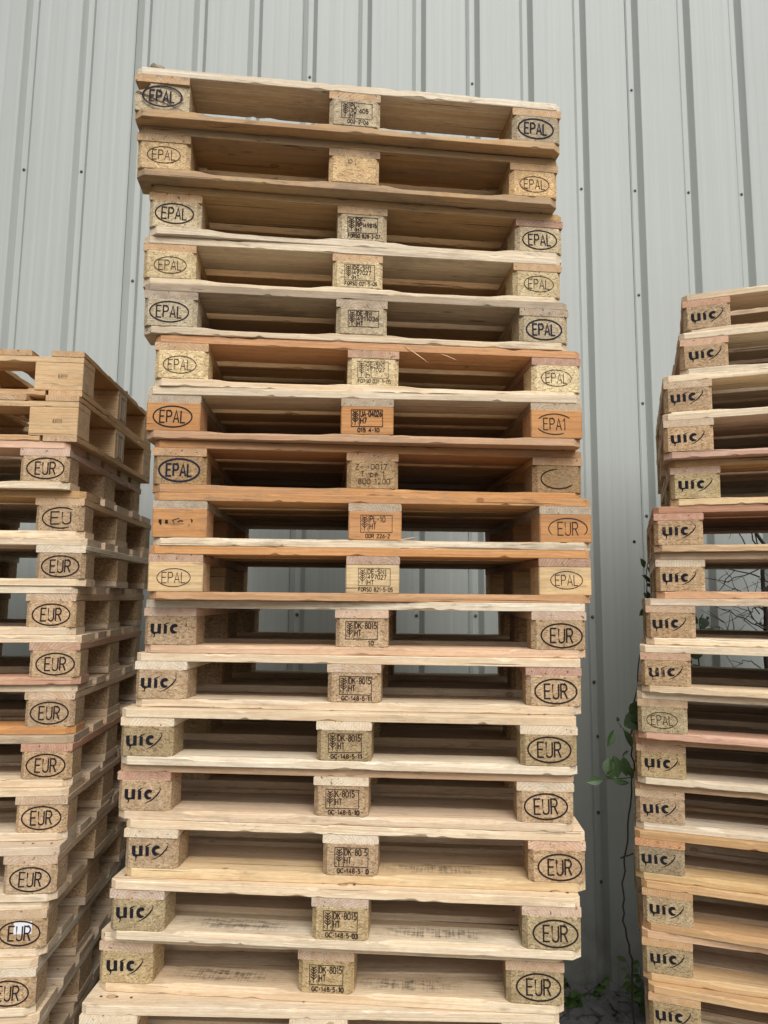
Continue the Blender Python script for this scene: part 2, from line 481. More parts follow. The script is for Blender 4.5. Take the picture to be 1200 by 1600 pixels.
def arc(cx, cy, rx, ry, a0, a1, n=8):
    return [(cx + rx * math.cos(math.radians(a0 + (a1 - a0) * i / n)), cy + ry * math.sin(math.radians(a0 + (a1 - a0) * i / n))) for i in range(n + 1)]
G = {  # glyph: (advance width, strokes) on a unit-high box
 'E': (.52, [[(.52, 1), (0, 1), (0, 0), (.52, 0)], [(0, .52), (.44, .52)]]),
 'P': (.52, [[(0, 0), (0, 1), (.28, 1)] + arc(.28, .75, .24, .25, 90, -90, 6) + [(0, .5)]]),
 'A': (.58, [[(0, 0), (.29, 1), (.58, 0)], [(.1, .32), (.48, .32)]]),
 'L': (.46, [[(0, 1), (0, 0), (.46, 0)]]),
 'U': (.52, [[(0, 1), (0, .24)] + arc(.26, .24, .26, .24, 180, 360, 8) + [(.52, 1)]]),
 'R': (.54, [[(0, 0), (0, 1), (.28, 1)] + arc(.28, .75, .24, .25, 90, -90, 6) + [(0, .5)], [(.27, .5), (.54, 0)]]),
 'D': (.52, [[(0, 0), (0, 1), (.2, 1)] + arc(.2, .5, .32, .5, 90, -90, 8) + [(0, 0)]]),
 'K': (.54, [[(0, 0), (0, 1)], [(.5, 1), (.03, .42)], [(.18, .58), (.54, 0)]]),
 'H': (.52, [[(0, 0), (0, 1)], [(.52, 0), (.52, 1)], [(0, .52), (.52, .52)]]),
 'T': (.54, [[(0, 1), (.54, 1)], [(.27, 1), (.27, 0)]]),
 'G': (.54, [arc(.27, .7, .27, .3, 20, 180, 7) + arc(.27, .3, .27, .3, 180, 360, 7) + [(.54, .48), (.3, .48)]]),
 'C': (.52, [arc(.27, .7, .27, .3, 15, 180, 7) + arc(.27, .3, .27, .3, 180, 345, 7)]),
 'S': (.50, [arc(.25, .75, .24, .25, 25, 270, 8) + arc(.25, .25, .24, .25, 90, -155, 8)]),
 'N': (.54, [[(0, 0), (0, 1), (.54, 0), (.54, 1)]]),
 'W': (.74, [[(0, 1), (.18, 0), (.37, .8), (.56, 0), (.74, 1)]]),
 'F': (.48, [[(.48, 1), (0, 1), (0, 0)], [(0, .52), (.4, .52)]]),
 'O': (.54, [arc(.27, .7, .27, .3, 0, 180, 7) + arc(.27, .3, .27, .3, 180, 360, 7) + [(.54, .7)]]),
 'B': (.52, [[(0, 0), (0, 1), (.26, 1)] + arc(.26, .76, .22, .24, 90, -90, 5) + [(0, .52)], [(.26, .52)] + arc(.26, .26, .26, .26, 90, -90, 5) + [(0, 0)]]),
 'Z': (.50, [[(0, 1), (.5, 1), (0, 0), (.5, 0)]]),
 'y': (.44, [[(0, .66), (.22, .06)], [(.44, .66), (.12, -.24)]]),
 'p': (.44, [[(0, .66), (0, -.24)], arc(.22, .33, .22, .31, 150, -150, 8)]),
 'e': (.44, [[(.02, .34), (.44, .34)] + arc(.23, .33, .21, .31, 5, 320, 9)]),
 '0': (.48, [arc(.24, .7, .24, .3, 0, 180, 7) + arc(.24, .3, .24, .3, 180, 360, 7) + [(.48, .7)]]),
 '1': (.30, [[(0, .78), (.2, 1), (.2, 0)]]),
 '2': (.48, [arc(.24, .74, .23, .26, 170, -25, 7) + [(0, 0), (.48, 0)]]),
 '3': (.46, [arc(.22, .76, .22, .24, 155, -80, 6), arc(.22, .27, .24, .27, 80, -155, 7)]),
 '4': (.50, [[(.36, 0), (.36, 1), (0, .3), (.5, .3)]]),
 '5': (.48, [[(.44, 1), (.06, 1), (.03, .56)] + arc(.22, .32, .24, .32, 115, -150, 8)]),
 '6': (.48, [[(.4, 1), (.1, .55)] + arc(.24, .3, .23, .3, 150, -210, 10)]),
 '7': (.46, [[(0, 1), (.46, 1), (.14, 0)]]),
 '8': (.48, [arc(.24, .77, .2, .23, -90, 270, 9), arc(.24, .28, .24, .27, 90, -270, 9)]),
 '9': (.48, [arc(.24, .7, .23, .3, -30, 330, 10), [(.46, .62), (.12, 0)]]),
 '-': (.34, [[(.03, .48), (.31, .48)]]), '.': (.14, [[(.02, 0), (.02, .12)]]), ' ': (.3, []),
}
class Stamp:
    def __init__(s):
        s.V, s.F, s.y = [], [], -0.0009
    def r(s, pts, w, close=False):
        ribbon(s.V, s.F, pts, w, s.y, close); s.y -= 0.000004
    def text(s, txt, cx, z, h, sw, wscale=1.0, gap=.20, bold_from=None, width=None):
        tot = sum(G[c][0] for c in txt) + gap * (len(txt) - 1)
        k = h * wscale
        if width: k = width / tot
        x = cx - tot * k / 2
        for i, c in enumerate(txt):
            w = sw * (1.45 if bold_from is not None and i >= bold_from else 1)
            for st in G[c][1]:
                s.r([(x + px * k, z + pz * h) for px, pz in st], w)
            x += (G[c][0] + gap) * k
    def mesh(s, name, mat):
        me = mesh_of(name, s.V, s.F, [mat])
        return me
_cache = {}
def oval_stamp(word, a, b, sw, tw, th, ink, arcs=((0, 360),)):
    key = ("oval", word, a, b, sw, ink, arcs)
    if key not in _cache:
        s = Stamp()
        for a0, a1 in arcs:
            pts = arc(0, 0, a / 2, b / 2, a0, a1, 48)
            if a1 - a0 == 360: s.r(pts[:-1], sw, True)
            else: s.r(pts, [sw * min(1, .3 + .25 * min(i, 48 - i)) for i in range(49)])
        if word: s.text(word, 0, -th / 2, th, sw * 1.0, width=tw)
        _cache[key] = s.mesh("oval_mark", INK[ink])
    return _cache[key]
def uic_stamp(ink, broken=0):
    key = ("uic", ink, broken)
    if key not in _cache:
        s = Stamp()
        w = 0.0100
        s.r([(-.0445, .013), (-.0445, -.005), (-.0428, -.0095), (-.0385, -.0117), (-.033, -.0117), (-.0285, -.0095)], [w, w, w * .85, .0058, .0045, .0045])
        s.r([(-.0253, .013), (-.0253, -.0132)], w)
        s.r([(-.0400, -.0125), (-.0375, -.016), (-.0385, -.0205), (-.0405, -.0235)], [.0055, .0036, .0026, .001])
        s.r([(-.0082, .0095), (-.0082, -.0132)], .0092)
        s.r([(-.0128, .0085), (-.0085, .0122), (-.0035, .0150), (.0040, .0172)], [.0044, .0036, .0022, .0007])
        c = arc(.0185, -.0002, .0098, .0092, 48, 305, 16)
        s.r(c, [.004, .0072, .0088] + [.0094] * 10 + [.0076, .006, .0045, .0028])
        if broken != 1:
            sw_ = [(.006, -.0225), (.018, -.0175), (.029, -.0105), (.039, -.001), (.0455, .008), (.0485, .0155)]
            s.r(sw_, [.0008, .0024, .0034, .0038, .0032, .0012])
            s.r([(.0485, .0155), (.047, .0182), (.043, .0180)], [.0014, .0020, .0006])
        else:
            s.r([(.047, .006), (.0495, .012), (.048, .017)], [.001, .0028, .0015])
        _cache[key] = s.mesh("logo_mark", INK[ink])
    return _cache[key]
def faded_uic():
    if "fu" not in _cache:
        s = Stamp()
        s.r([(-.045, .005), (-.045, -.004)], .008); s.r([(-.044, -.004), (-.043, -.009)], .005)
        s.r([(-.028, .004), (-.028, -.006)], .0075)
        s.r([(-.014, .002), (-.002, .007), (.006, .0085)], .002)
        s.r([(-.010, .002), (-.007, -.008)], .0016)
        s.r([(.002, -.001), (.008, .0025), (.016, .001)], .003)
        s.r([(.036, .008), (.040, .003), (.039, -.002)], [.001, .004, .003])
        s.r([(.031, -.008), (.033, -.010)], .002)
        _cache["fu"] = s.mesh("faded_mark", INK["fresh"])
    return _cache["fu"]
def plate_stamp(lines, foot, ink, sw=0.0019, bold_from=None, box=True, seed=0):
    key = ("plate", tuple(lines), foot, ink, sw)
    if key not in _cache:
        s = Stamp()
        x0, x1, zt, zb = -.043, .043, .029, -.018
        if len(lines) > 2: th = .0115
        else: th = .0155
        if box:
            s.r([(x0, zb), (x1, zb), (x1, zt), (x0, zt)], sw * .8, True)
            s.r([(x0 + .0225, zb), (x0 + .0225, zt)], sw * .8)
            # wheat ear in a frame
            ex = x0 + .0112
            s.r([(ex - .001, zb + .004), (ex, zt - .004)], sw)
            for i in range(5):
                zz = zb + .013 + i * .0062
                s.r([(ex, zz), (ex - .0065, zz + .006)], sw * 1.1)
                s.r([(ex, zz), (ex + .0065, zz + .006)], sw * 1.1)
            for i in range(3):
                s.r([(x0 + .0035, zb + .006 + i * .012), (x0 + .0035, zb + .012 + i * .012)], sw * .7)
                s.r([(x0 + .019, zb + .006 + i * .012), (x0 + .019, zb + .012 + i * .012)], sw * .7)
        n = len(lines)
        for i, ln in enumerate(lines):
            z = zt - .003 - (i + 1) * th - i * (.0045 if n <= 2 else .003)
            wid = .016 + (.058 - .016) * min(1, (len(ln) - 2) / 5.0)
            if box: s.text(ln, x0 + .0265 + wid / 2 - .001, z, th, sw * 1.15, width=wid)
            else: s.text(ln, (-.008, -.004, 0)[i] , z - .006 * i, th * 1.25, sw * 1.0, width=min(.088, .011 * len(ln)))
        if foot:
            wf = min(.092, .0073 * len(foot))
            s.text(foot, .004 if len(foot) > 6 else .026, -.033, .0105, sw * 1.05, width=wf, bold_from=bold_from)
        _cache[key] = s.mesh("code_mark", INK[ink])
    return _cache[key]
def mat_smudge():
    t = NT("rubbed_print")
    tc = t.n("ShaderNodeTexCoord"); oi = t.n("ShaderNodeObjectInfo"); P0 = tc.outputs["Object"]
    P = t.vadd(P0, t.xyz(t.math('MULTIPLY', oi.outputs["Random"], 7.0), t.math('MULTIPLY', oi.outputs["Random"], 3.0), 0.0))
    sp2 = t.n("ShaderNodeSeparateXYZ"); t.l(P0, sp2.inputs[0])
    fx = t.maprange(t.math('ABSOLUTE', sp2.outputs[0]), 0.05, 0.165, 1, 0)
    fy = t.maprange(t.math('ABSOLUTE', sp2.outputs[1]), 0.018, 0.034, 1, 0)
    n1 = t.noise(t.vscale(P, (32, 70, 1)), 1.0, 5, 0.7)
    n2 = t.noise(t.vscale(P, (240, 9, 1)), 1.0, 2)
    n3 = t.noise(t.vscale(P, (9, 200, 1)), 1.0, 2)
    v = t.math('ADD', t.math('MULTIPLY', n1, 0.55), t.math('ADD', t.math('MULTIPLY', n2, 0.27), t.math('MULTIPLY', n3, 0.18)))
    a_ = t.math('MULTIPLY', t.maprange(v, 0.47, 0.62, 0.0, 0.75), t.math('MULTIPLY', fx, fy))
    tr = t.n("ShaderNodeBsdfTransparent"); mx = t.n("ShaderNodeMixShader")
    t.l(a_, mx.inputs[0]); t.l(tr.outputs[0], mx.inputs[1]); t.l(t.b.outputs[0], mx.inputs[2]); t.l(mx.outputs[0], t.out.inputs[0])
    t.b.inputs["Base Color"].default_value = (.10, .09, .085, 1); t.b.inputs["Roughness"].default_value = .9
    return t.m
SMUDGE = mat_smudge()
def smudge_mesh(seed):
    """grey rubbed transfer print lying on the planed face of a runner"""
    if "smudge" not in _cache:
        _cache["smudge"] = mesh_of("rubbed_print", [(-.17, -.035, 0), (.17, -.035, 0), (.17, .035, 0), (-.17, .035, 0)], [(0, 1, 2, 3)], [SMUDGE])
    return _cache["smudge"]

# ------------------------------------------------------------------ pallet part library
BX = 0.5275
nd = [(s * BX + dx, y) for s in (-1, 0, 1) for dx in (-.04, .0, .04) for y in (.035, .11)]
nn = [(s * BX + dx, .05) for s in (-1, 0, 1) for dx in (-.035, .035)]
LIB = {
 'deck_wide': [board_mesh("deck_board", 1.2, .145, .022, 100 + i, chamfer=.016, nails=nd) for i in range(4)],
 'deck_mid': [board_mesh("deck_board", 1.2, .145, .022, 120 + i, nails=nd) for i in range(2)],
 'deck_narrow': [board_mesh("deck_board", 1.2, .1, .022, 140 + i, nails=nn) for i in range(3)],
 'stringer': [board_mesh("stringer_board", .8, .145, .022, 160 + i, step=.02) for i in range(3)],
 'runner': [board_mesh("bottom_board", 1.2, .1, .022, 180 + i, chamfer=.024, opening=True, nails=nn, nail_side=-1) for i in range(5)],
 'runner_mid': [board_mesh("bottom_board", 1.2, .145, .022, 200 + i, nails=nd, nail_side=-1) for i in range(2)],
 'chip_corner': [prism_z("block", block_plan(.143, .1, .012), 0, .078, CHIP, .0003, 300 + i) for i in range(3)],
 'chip_mid': [prism_z("block", block_plan(.142, .143, .012), 0, .078, CHIP, .0003, 310 + i) for i in range(2)],
}
def solid_block(D, seed, c=.003):
    # grain runs along the long side of the pallet
    return prism_z("block", block_plan(.145, D, c), 0, .078, WOOD, .0004, seed)
LIB['wood_corner'] = [solid_block(.1, 330 + i) for i in range(2)]
LIB['wood_mid'] = [solid_block(.145, 340 + i) for i in range(2)]
def broken_block_mesh():
    # outer upper corner split away
    pr = [(-.0725, 0), (.0725, 0), (.0725, .078), (-.030, .078), (-.034, .068), (-.040, .060), (-.052, .056), (-.064, .052), (-.0725, .049)]
    V, F = [], []
    for y in (-.05, .05):
        for x, z in pr:
            xx = x
            V.append((xx, y + (.006 if (abs(x) > .07 and y < 0) else 0), z))
    n = len(pr)
    F.append(tuple(range(n))); F.append(tuple(reversed(range(n, 2 * n))))
    for i in range(n):
        j = (i + 1) % n
        F.append((i, n + i, n + j, j))
    return mesh_of("block", V, F, [CHIP])
BROKEN = broken_block_mesh()

def vcol(c, rng, v=0.08, wth=0.0):
    k = 1 + rng.uniform(-v, v); h = rng.uniform(-.03, .03)
    return (min(1, c[0] * k * (1 + h)), min(1, c[1] * k * 1.02), min(1, c[2] * k * (1 - h * 1.5) * .99), max(0, min(1, wth)))

def root_empty(name, loc, rz, label, cat, group=None):
    o = bpy.data.objects.new(name, None)
    col.objects.link(o)
    o.empty_display_size = 0.1
    o.location = loc
    o.rotation_euler = (0, 0, rz)
    o["label"] = label; o["category"] = cat
    if group: o["group"] = group
    return o

CREAM = (0.78, 0.68, 0.535); PALE = (0.81, 0.745, 0.62); PINK = (0.70, 0.595, 0.475); HONEY = (0.62, 0.42, 0.23)
ORANGE = (0.60, 0.32, 0.135); REDW = (0.50, 0.285, 0.19); GREYW = (0.48, 0.41, 0.32); OLD = (0.64, 0.44, 0.24); OLDD = (0.55, 0.38, 0.20)
TAN = (0.455, 0.32, 0.20); STRAWC = (0.60, 0.475, 0.29); BROWNC = (0.36, 0.255, 0.15)

def eur_pallet(loc, rz, label, group, spec, seed):
    """spec: deck, end, block, run (base colours), kind 'chip'/'wood', w (weathering), marks (left, middle, right), tilt"""
    rng = random.Random(seed)
    r = root_empty("pallet", loc, rz, label, "pallet", group)
    if spec.get('tilt'): r.rotation_euler = (spec['tilt'][0], spec['tilt'][1], rz)
    w = spec.get('w', 0.0)
    def wj(): return w + rng.uniform(-.10, .10) * (w > 0) + rng.uniform(0, .04)
    # deck
    for i, (y, W) in enumerate(((0, .145), (.186, .1), (.3275, .145), (.514, .1), (.655, .145))):
        jx, jy = rng.uniform(-.002, .002), rng.uniform(-.001, .0)
        base = spec['deck'] if i == 0 else spec.get('deck2', spec['deck'])
        c = vcol(base, rng, .07 if i == 0 else .17, spec['dw'] if (i == 0 and 'dw' in spec) else wj())
        if i == 0: obj("deck_board", rng.choice(LIB['deck_wide']), r, (jx, jy, .122), color=c)
        elif i == 4: obj("deck_board", rng.choice(LIB['deck_wide']), r, (jx, .8, .122), (0, 0, PI), color=c)
        elif W == .1: obj("deck_board", rng.choice(LIB['deck_narrow']), r, (jx, y, .122), color=c)
        else: obj("deck_board", rng.choice(LIB['deck_mid']), r, (jx, y, .122), color=c)
    for i, s in enumerate((-1, 0, 1)):
        cc = spec['end'] if not isinstance(spec['end'], list) else spec['end'][i]
        # a stringer runs front to back: its grain (local x) is turned to y
        obj("stringer_board", rng.choice(LIB['stringer']), r, (s * BX + .0725 + rng.uniform(-.001, .001), .4004 + rng.uniform(-.0015, .0015), .1), (0, 0, PI / 2), color=vcol(cc, rng, .06, wj()))
    kinds = spec.get('kind', 'chip')
    kinds = [kinds] * 3 if isinstance(kinds, str) else kinds
    for i, s in enumerate((-1, 0, 1)):
        bc = spec['block'] if not isinstance(spec['block'], list) else spec['block'][i]
        for j, (y, mid) in enumerate(((.05, False), (.4, True), (.75, False))):
            lib = LIB[kinds[i] + ('_mid' if mid else '_corner')]
            me = rng.choice(lib)
            if spec.get('broken') and i == 0 and j == 0: me = BROKEN
            jy = rng.uniform(-.0015, .002) if j == 0 else 0
            b = obj("block", me, r, (s * BX, y + jy, .022), (0, 0, PI if (j == 2) else 0), color=vcol(bc, rng, .12, wj() * .7 + rng.uniform(0, .12)))
            if j == 0 and spec.get('marks') and spec['marks'][i]:
                mk, dx, dz, rot, ic = spec['marks'][i]
                st = obj("stamp", mk, b, (dx, -.05, .039 + dz), (0, rot, 0), color=ic)
            if j == 0 and spec.get('paper') and i == 2:
                V = [(-.014, -.0503, .038), (.034, -.0503, .038), (.034, -.0503, .071), (-.014, -.0503, .071)]
                obj("paper_label", mesh_of("paper_label", V, [(0, 1, 2, 3)], [LABELW]), b, (0.0, 0, 0))
    for i, y in enumerate((0, .3275, .8)):
        c = vcol(spec['run'] if i == 0 else spec.get('run2', spec['run']), rng, .07, wj())
        if i == 0:
            bb = obj("bottom_board", rng.choice(LIB['runner']), r, (rng.uniform(-.0015, .0015), rng.uniform(0, .001), 0), color=c)
            for sx in spec.get('smudge', ()):
                obj("rubbed_print", smudge_mesh(int(abs(sx) * 1000) % 7), bb, (sx, .061, .0232), color=(.06, .055, .05, 1))
        elif i == 2: obj("bottom_board", rng.choice(LIB['runner']), r, (0, .8, 0), (0, 0, PI), color=c)
        else: obj("bottom_board", rng.choice(LIB['runner_mid']), r, (0, y, 0), color=c)
    return r

BLACK = (.022, .014, .014, 1); NAVY = (.016, .016, .03, 1); BROWN = (.038, .02, .015, 1); UICB = (.012, .012, .016, 1)
def mk_epal(st, rng, ink=None):
    d = (rng.uniform(-.004, .004), rng.uniform(-.002, .002), rng.uniform(-.02, .02))
    if st == 'bold': return (oval_stamp('EPAL', .104, .060, .0046, .066, .033, ink or 'fresh'), *d, NAVY)
    if st == 'mid': return (oval_stamp('EPAL', .104, .058, .0037, .068, .033, ink or 'fresh'), *d, BLACK)
    if st == 'thin': return (oval_stamp('EPAL', .088, .048, .0020, .062, .028, ink or 'used'), *d, BROWN)
def mk_eur(rng, ink='fresh', word='EUR', arcs=((0, 360),)):
    return (oval_stamp(word, .108, .0625, .0041, .058, .037, ink, arcs), .004 + rng.uniform(-.004, .004), rng.uniform(-.002, .002), rng.uniform(-.025, .02), BLACK)
def mk_uic(rng, ink='fresh', broken=0):
    return (uic_stamp(ink, broken), -.002 + rng.uniform(-.003, .005), .004 + rng.uniform(-.002, .003), rng.uniform(-.04, .02), UICB)
def mk_code(lines, foot, ink, rng, sw=.0019, ic=BROWN, **kw):
    return (plate_stamp(lines, foot, ink, sw * 1.15, **kw), .002 + rng.uniform(-.003, .003), rng.uniform(-.001, .001), rng.uniform(-.015, .015), ic)

# ------------------------------------------------------------------ the tall middle stack: measured poses
HP = .1445
ZT = 1.43391 + EYE
MID = [(-0.0913, 1.8376, 0.1129), (-0.0934, 1.8791, 0.1135), (-0.0691, 1.9291, 0.1169), (-0.0808, 1.9283, 0.0939), (-0.0675, 1.913, 0.0928), (-0.0331, 1.9198, 0.0891), (-0.0485, 1.9019, 0.0443), (-0.032, 1.94, 0.0835), (-0.0242, 1.9207, 0.0465), (-0.0293, 1.9199, 0.0398), (-0.0575, 1.9356, -0.047), (-0.0761, 1.9298, -0.0624), (-0.0993, 1.8999, -0.0658), (-0.106, 1.9215, -0.0686), (-0.0791, 1.9199, -0.0629), (-0.1023, 1.8923, -0.0742), (-0.138, 1.9307, -0.0765), (-0.1516, 1.9016, -0.0178), (-0.12, 1.915, -0.03), (-0.13, 1.9, -0.02), (-0.115, 1.92, -0.03), (-0.12, 1.91, -0.02), (-0.12, 1.905, -0.03)]
rg = random.Random(5)
N_ = ['topmost', 'second', 'third', 'fourth', 'fifth', 'sixth', 'seventh', 'eighth', 'ninth', 'tenth', 'eleventh', 'twelfth', 'thirteenth', 'fourteenth', 'fifteenth',
      'sixteenth', 'seventeenth', 'eighteenth', 'nineteenth', 'twentieth', 'twenty-first', 'twenty-second', 'twenty-third']
def newm(left, mid, right): return (left, mid, right)
cream = dict(deck=CREAM, deck2=PINK, end=PALE, block=TAN, run=CREAM, run2=PINK)
S = [
 dict(deck=(.86, .80, .68), deck2=OLD, end=OLD, block=(.46, .37, .25), run=HONEY, run2=OLD, w=.28, dw=.10, broken=True,
      marks=(mk_epal('bold', rg), mk_code(['PL-', '30 605', 'HT'], '002-2-06', 'used', rg, .0016), mk_epal('bold', rg)), d='weathered brown pallet with a broken corner block'),
 dict(deck=OLDD, end=OLDD, block=OLD, run=OLD, run2=OLDD, w=.40, kind='chip',
      marks=(mk_epal('thin', rg), mk_code(['P1'], '', 'faint', rg, .0012, box=False), mk_epal('thin', rg)), d='grey brown weathered pallet with thin oval marks'),
 dict(deck=OLDD, end=[OLD, OLD, REDW], block=(.58, .46, .30), run=PALE, run2=OLD, w=.28,
      marks=(mk_epal('mid', rg), mk_code(['DE-', 'RP149815', 'HT'], 'F0R50 828-3-07', 'fresh', rg, .0020), mk_epal('mid', rg)), d='brown decked pallet over a whitish runner board'),
 dict(deck=CREAM, deck2=OLD, end=HONEY, block=STRAWC, run=PALE, run2=ORANGE, w=.12,
      marks=(mk_epal('thin', rg, 'fresh'), mk_code(['DE-SN1', '497027', 'HT'], 'F0RS0 021-5-05', 'used', rg, .0015), mk_epal('thin', rg, 'fresh')), d='straw coloured pallet with thin oval marks'),
 dict(deck=GREYW, deck2=OLDD, end=GREYW, block=(.50, .41, .285), run=CREAM, run2=GREYW, w=.42,
      marks=(mk_epal('mid', rg, 'used'), mk_code(['DE-BW', '4911036', 'HT'], '', 'used', rg, .0019), mk_epal('bold', rg)), d='greyish weathered pallet with heavy oval marks'),
 dict(deck=(.62, .36, .2), deck2=OLD, end=[HONEY, (.55, .36, .25), (.5, .3, .22)], block=STRAWC, run=CREAM, run2=OLD, w=.10,
      marks=(mk_epal('thin', rg), mk_code(['DE-SN1', '497027', 'HT'], 'F0RS0 021-5-05', 'worn', rg, .0013), mk_epal('thin', rg, 'worn')), d='pallet with reddish deck edge and yellow blocks'),
 dict(deck=CREAM, deck2=OLDD, end=GREYW, block=ORANGE, run=(.62, .42, .28), run2=OLD, w=.12, kind='wood',
      marks=(mk_epal('mid', rg), mk_code(['UA-04026', 'H7'], '015 4-10', 'fresh', rg, .0022, ic=BLACK), (oval_stamp('EPA1', .104, .058, .0026, .062, .033, 'fresh', ((35, 150), (205, 300))), -.006, 0, 0, BLACK)), d='pallet with smooth solid orange wood blocks'),
 dict(deck=(.50, .27, .12), deck2=(.42, .25, .12), end=(.55, .33, .15), block=(.36, .235, .12), run=(.60, .33, .14), run2=(.42, .27, .14), w=.30,
      marks=((oval_stamp('EPAL', .108, .062, .0052, .068, .033, 'fresh'), 0, 0, 0, NAVY), mk_code(['Z- -0017', 'Type 1', '800 1200'], '', 'worn', rg, .0018, box=False), (oval_stamp('', .098, .055, .0036, .05, .03, 'used', ((90, 330),)), .0, 0, 0, BLACK)), d='dark orange pallet with a smeared bold oval'),
 dict(deck=ORANGE, deck2=OLDD, end=GREYW, block=ORANGE, run=PALE, run2=OLDD, w=.26, kind='wood',
      marks=((faded_uic(), -.006, .004, 0, UICB), mk_code(['PL-10', 'HT'], '00R 226-2', 'used', rg, .0014), (oval_stamp('EUR', .108, .058, .0026, .056, .036, 'used', ((-35, 215),)), .006, -.001, .0, BROWN)), d='orange pallet with grey stringer ends and rubbed marks'),
 dict(deck=(.60, .34, .16), deck2=OLDD, end=[(.5, .34, .24), (.52, .36, .28), (.42, .27, .2)], block=(.70, .54, .32), run=(.62, .38, .21), run2=OLDD, w=.12, kind='wood',
      marks=(mk_epal('thin', rg), mk_code(['DE-SN1', '497027', 'HT'], 'F0RS0 821-5-05', 'used', rg, .0014), mk_epal('thin', rg, 'used')), d='pallet with yellow solid wood blocks and orange boards'),
 dict(cream, deck=PALE, end=(.68, .52, .42), run=(.74, .56, .43), marks=(mk_uic(rg, 'fresh', 1), mk_code(['DK-8015', 'HT'], '10', 'fresh', rg), mk_eur(rg)), d='new pale pallet, highest one with chipboard blocks'),
 dict(cream, end=[PALE, (.62, .52, .42), (.55, .34, .27)], marks=(mk_uic(rg), mk_code(['DK-8015', 'HT'], 'GC-148-5-11', 'fresh', rg, bold_from=9), mk_eur(rg)), d='new pale pallet with one pinkish stringer end'),
 dict(cream, end=PALE, block=(.385, .28, .16), run=PALE, marks=(mk_uic(rg), mk_code(['DK-8015', 'HT'], 'GC-148-5-11', 'fresh', rg, bold_from=9), mk_eur(rg)), d='new pale pallet with white end grain'),
 dict(cream, deck=(.66, .49, .35), end=[(.58, .35, .25), PALE, PALE], run=PINK, marks=(mk_uic(rg), mk_code(['K-8015', 'HT'], 'GC-148-5-10', 'used', rg, bold_from=9), mk_eur(rg)), d='new pallet with one red stringer end'),
 dict(cream, end=[PALE, PALE, (.70, .50, .38)], run=(.74, .58, .36), smudge=(.22,), marks=(mk_uic(rg, 'used'), mk_code(['DK-80 5', 'HT'], 'GC-148-5- 0', 'fresh', rg, bold_from=9), mk_eur(rg)), d='new pallet jutting out to one side'),
 dict(cream, end=(.66, .53, .44), block=(.41, .31, .18), run=PALE, smudge=(-.27, .24), marks=(mk_uic(rg), mk_code(['DK-8015', 'HT'], 'GC-148-5-03', 'fresh', rg, bold_from=9), mk_eur(rg)), d='new pale pallet with ring knot in its runner'),
 dict(cream, end=(.64, .49, .36), block=(.41, .31, .18), run=CREAM, smudge=(-.28, .2), marks=(mk_uic(rg), mk_code(['DK-8015', 'HT'], 'GC-148-5-10', 'fresh', rg, bold_from=9), mk_eur(rg)), d='new pale pallet with smudged print on its runner'),
 dict(cream, end=PALE, marks=(mk_uic(rg), mk_code(['DK-8015', 'HT'], 'GC-148-5-10', 'fresh', rg), mk_eur(rg)), d='new pallet with its pale deck top showing'),
] + [dict(cream, marks=(mk_uic(rg), mk_code(['DK-8015', 'HT'], 'GC-148-5-10', 'fresh', rg), mk_eur(rg)), d='new pale pallet low down') for _ in range(5)]
for k, ((x, y, a), sp_) in enumerate(zip(MID, S)):
    eur_pallet((x, y, ZT - (k + 1) * HP), a, f"{sp_['d']}, {N_[k]} in the tall middle stack", "pallets in the tall middle stack", sp_, 1000 + k)

def splinter(k, u0, z, length, ang, r=.0022):
    x, y, a = MID[k]
    root = [o for o in col.objects if o.get("label", "").endswith(f"{N_[k]} in the tall middle stack")][0]
    V = []
    d = Vector((math.cos(ang), -.10, math.sin(ang)))
    for i in range(7):
        t = i / 6; w = r * math.sin(PI * min(1, t * .9 + .12))
        p = Vector((u0, -.001, z)) + d * length * t + Vector((0, -.004 * t, -.004 * t * t))
        V += [p + Vector((0, 0, w)), p - Vector((0, w * .6, w * .5)), p + Vector((0, w * .6, -w * .5))]
    F = []
    for i in range(6):
        for j in range(3):
            F.append((i*3+j, i*3+(j+1)%3, i*3+3+(j+1)%3, i*3+3+j))
    obj("splinter", mesh_of("splinter", V, F, [WOOD]), root, color=(.70, .52, .33, 0))
splinter(5, .085, .139, .085, -.6); splinter(5, .19, .120, .05, -.35, .0014); splinter(8, .06, .020, .06, .25, .0016); splinter(8, .40, .016, .07, .12, .0020)
# a splinter and a lump of grit caught between / on the upper pallets
def lump(name, loc, r, label, mat, seed):
    rng = random.Random(seed); bm = bmesh.new()
    bmesh.ops.create_icosphere(bm, subdivisions=2, radius=r)
    for v in bm.verts:
        v.co *= 1 + rng.uniform(-.25, .25); v.co.z *= .6
    me = bpy.data.meshes.new(name); bm.to_mesh(me); bm.free(); me.materials.append(mat)
    o = obj(name, me, None, loc); o["label"] = label; o["category"] = name.replace("_", " ")
    return o
x, y, a = MID[0]
lump("grit_lump", (x - .545, y - .045, ZT + .008), .018, "small crumbly lump of grit on the topmost pallet's corner", STRAW, 3)

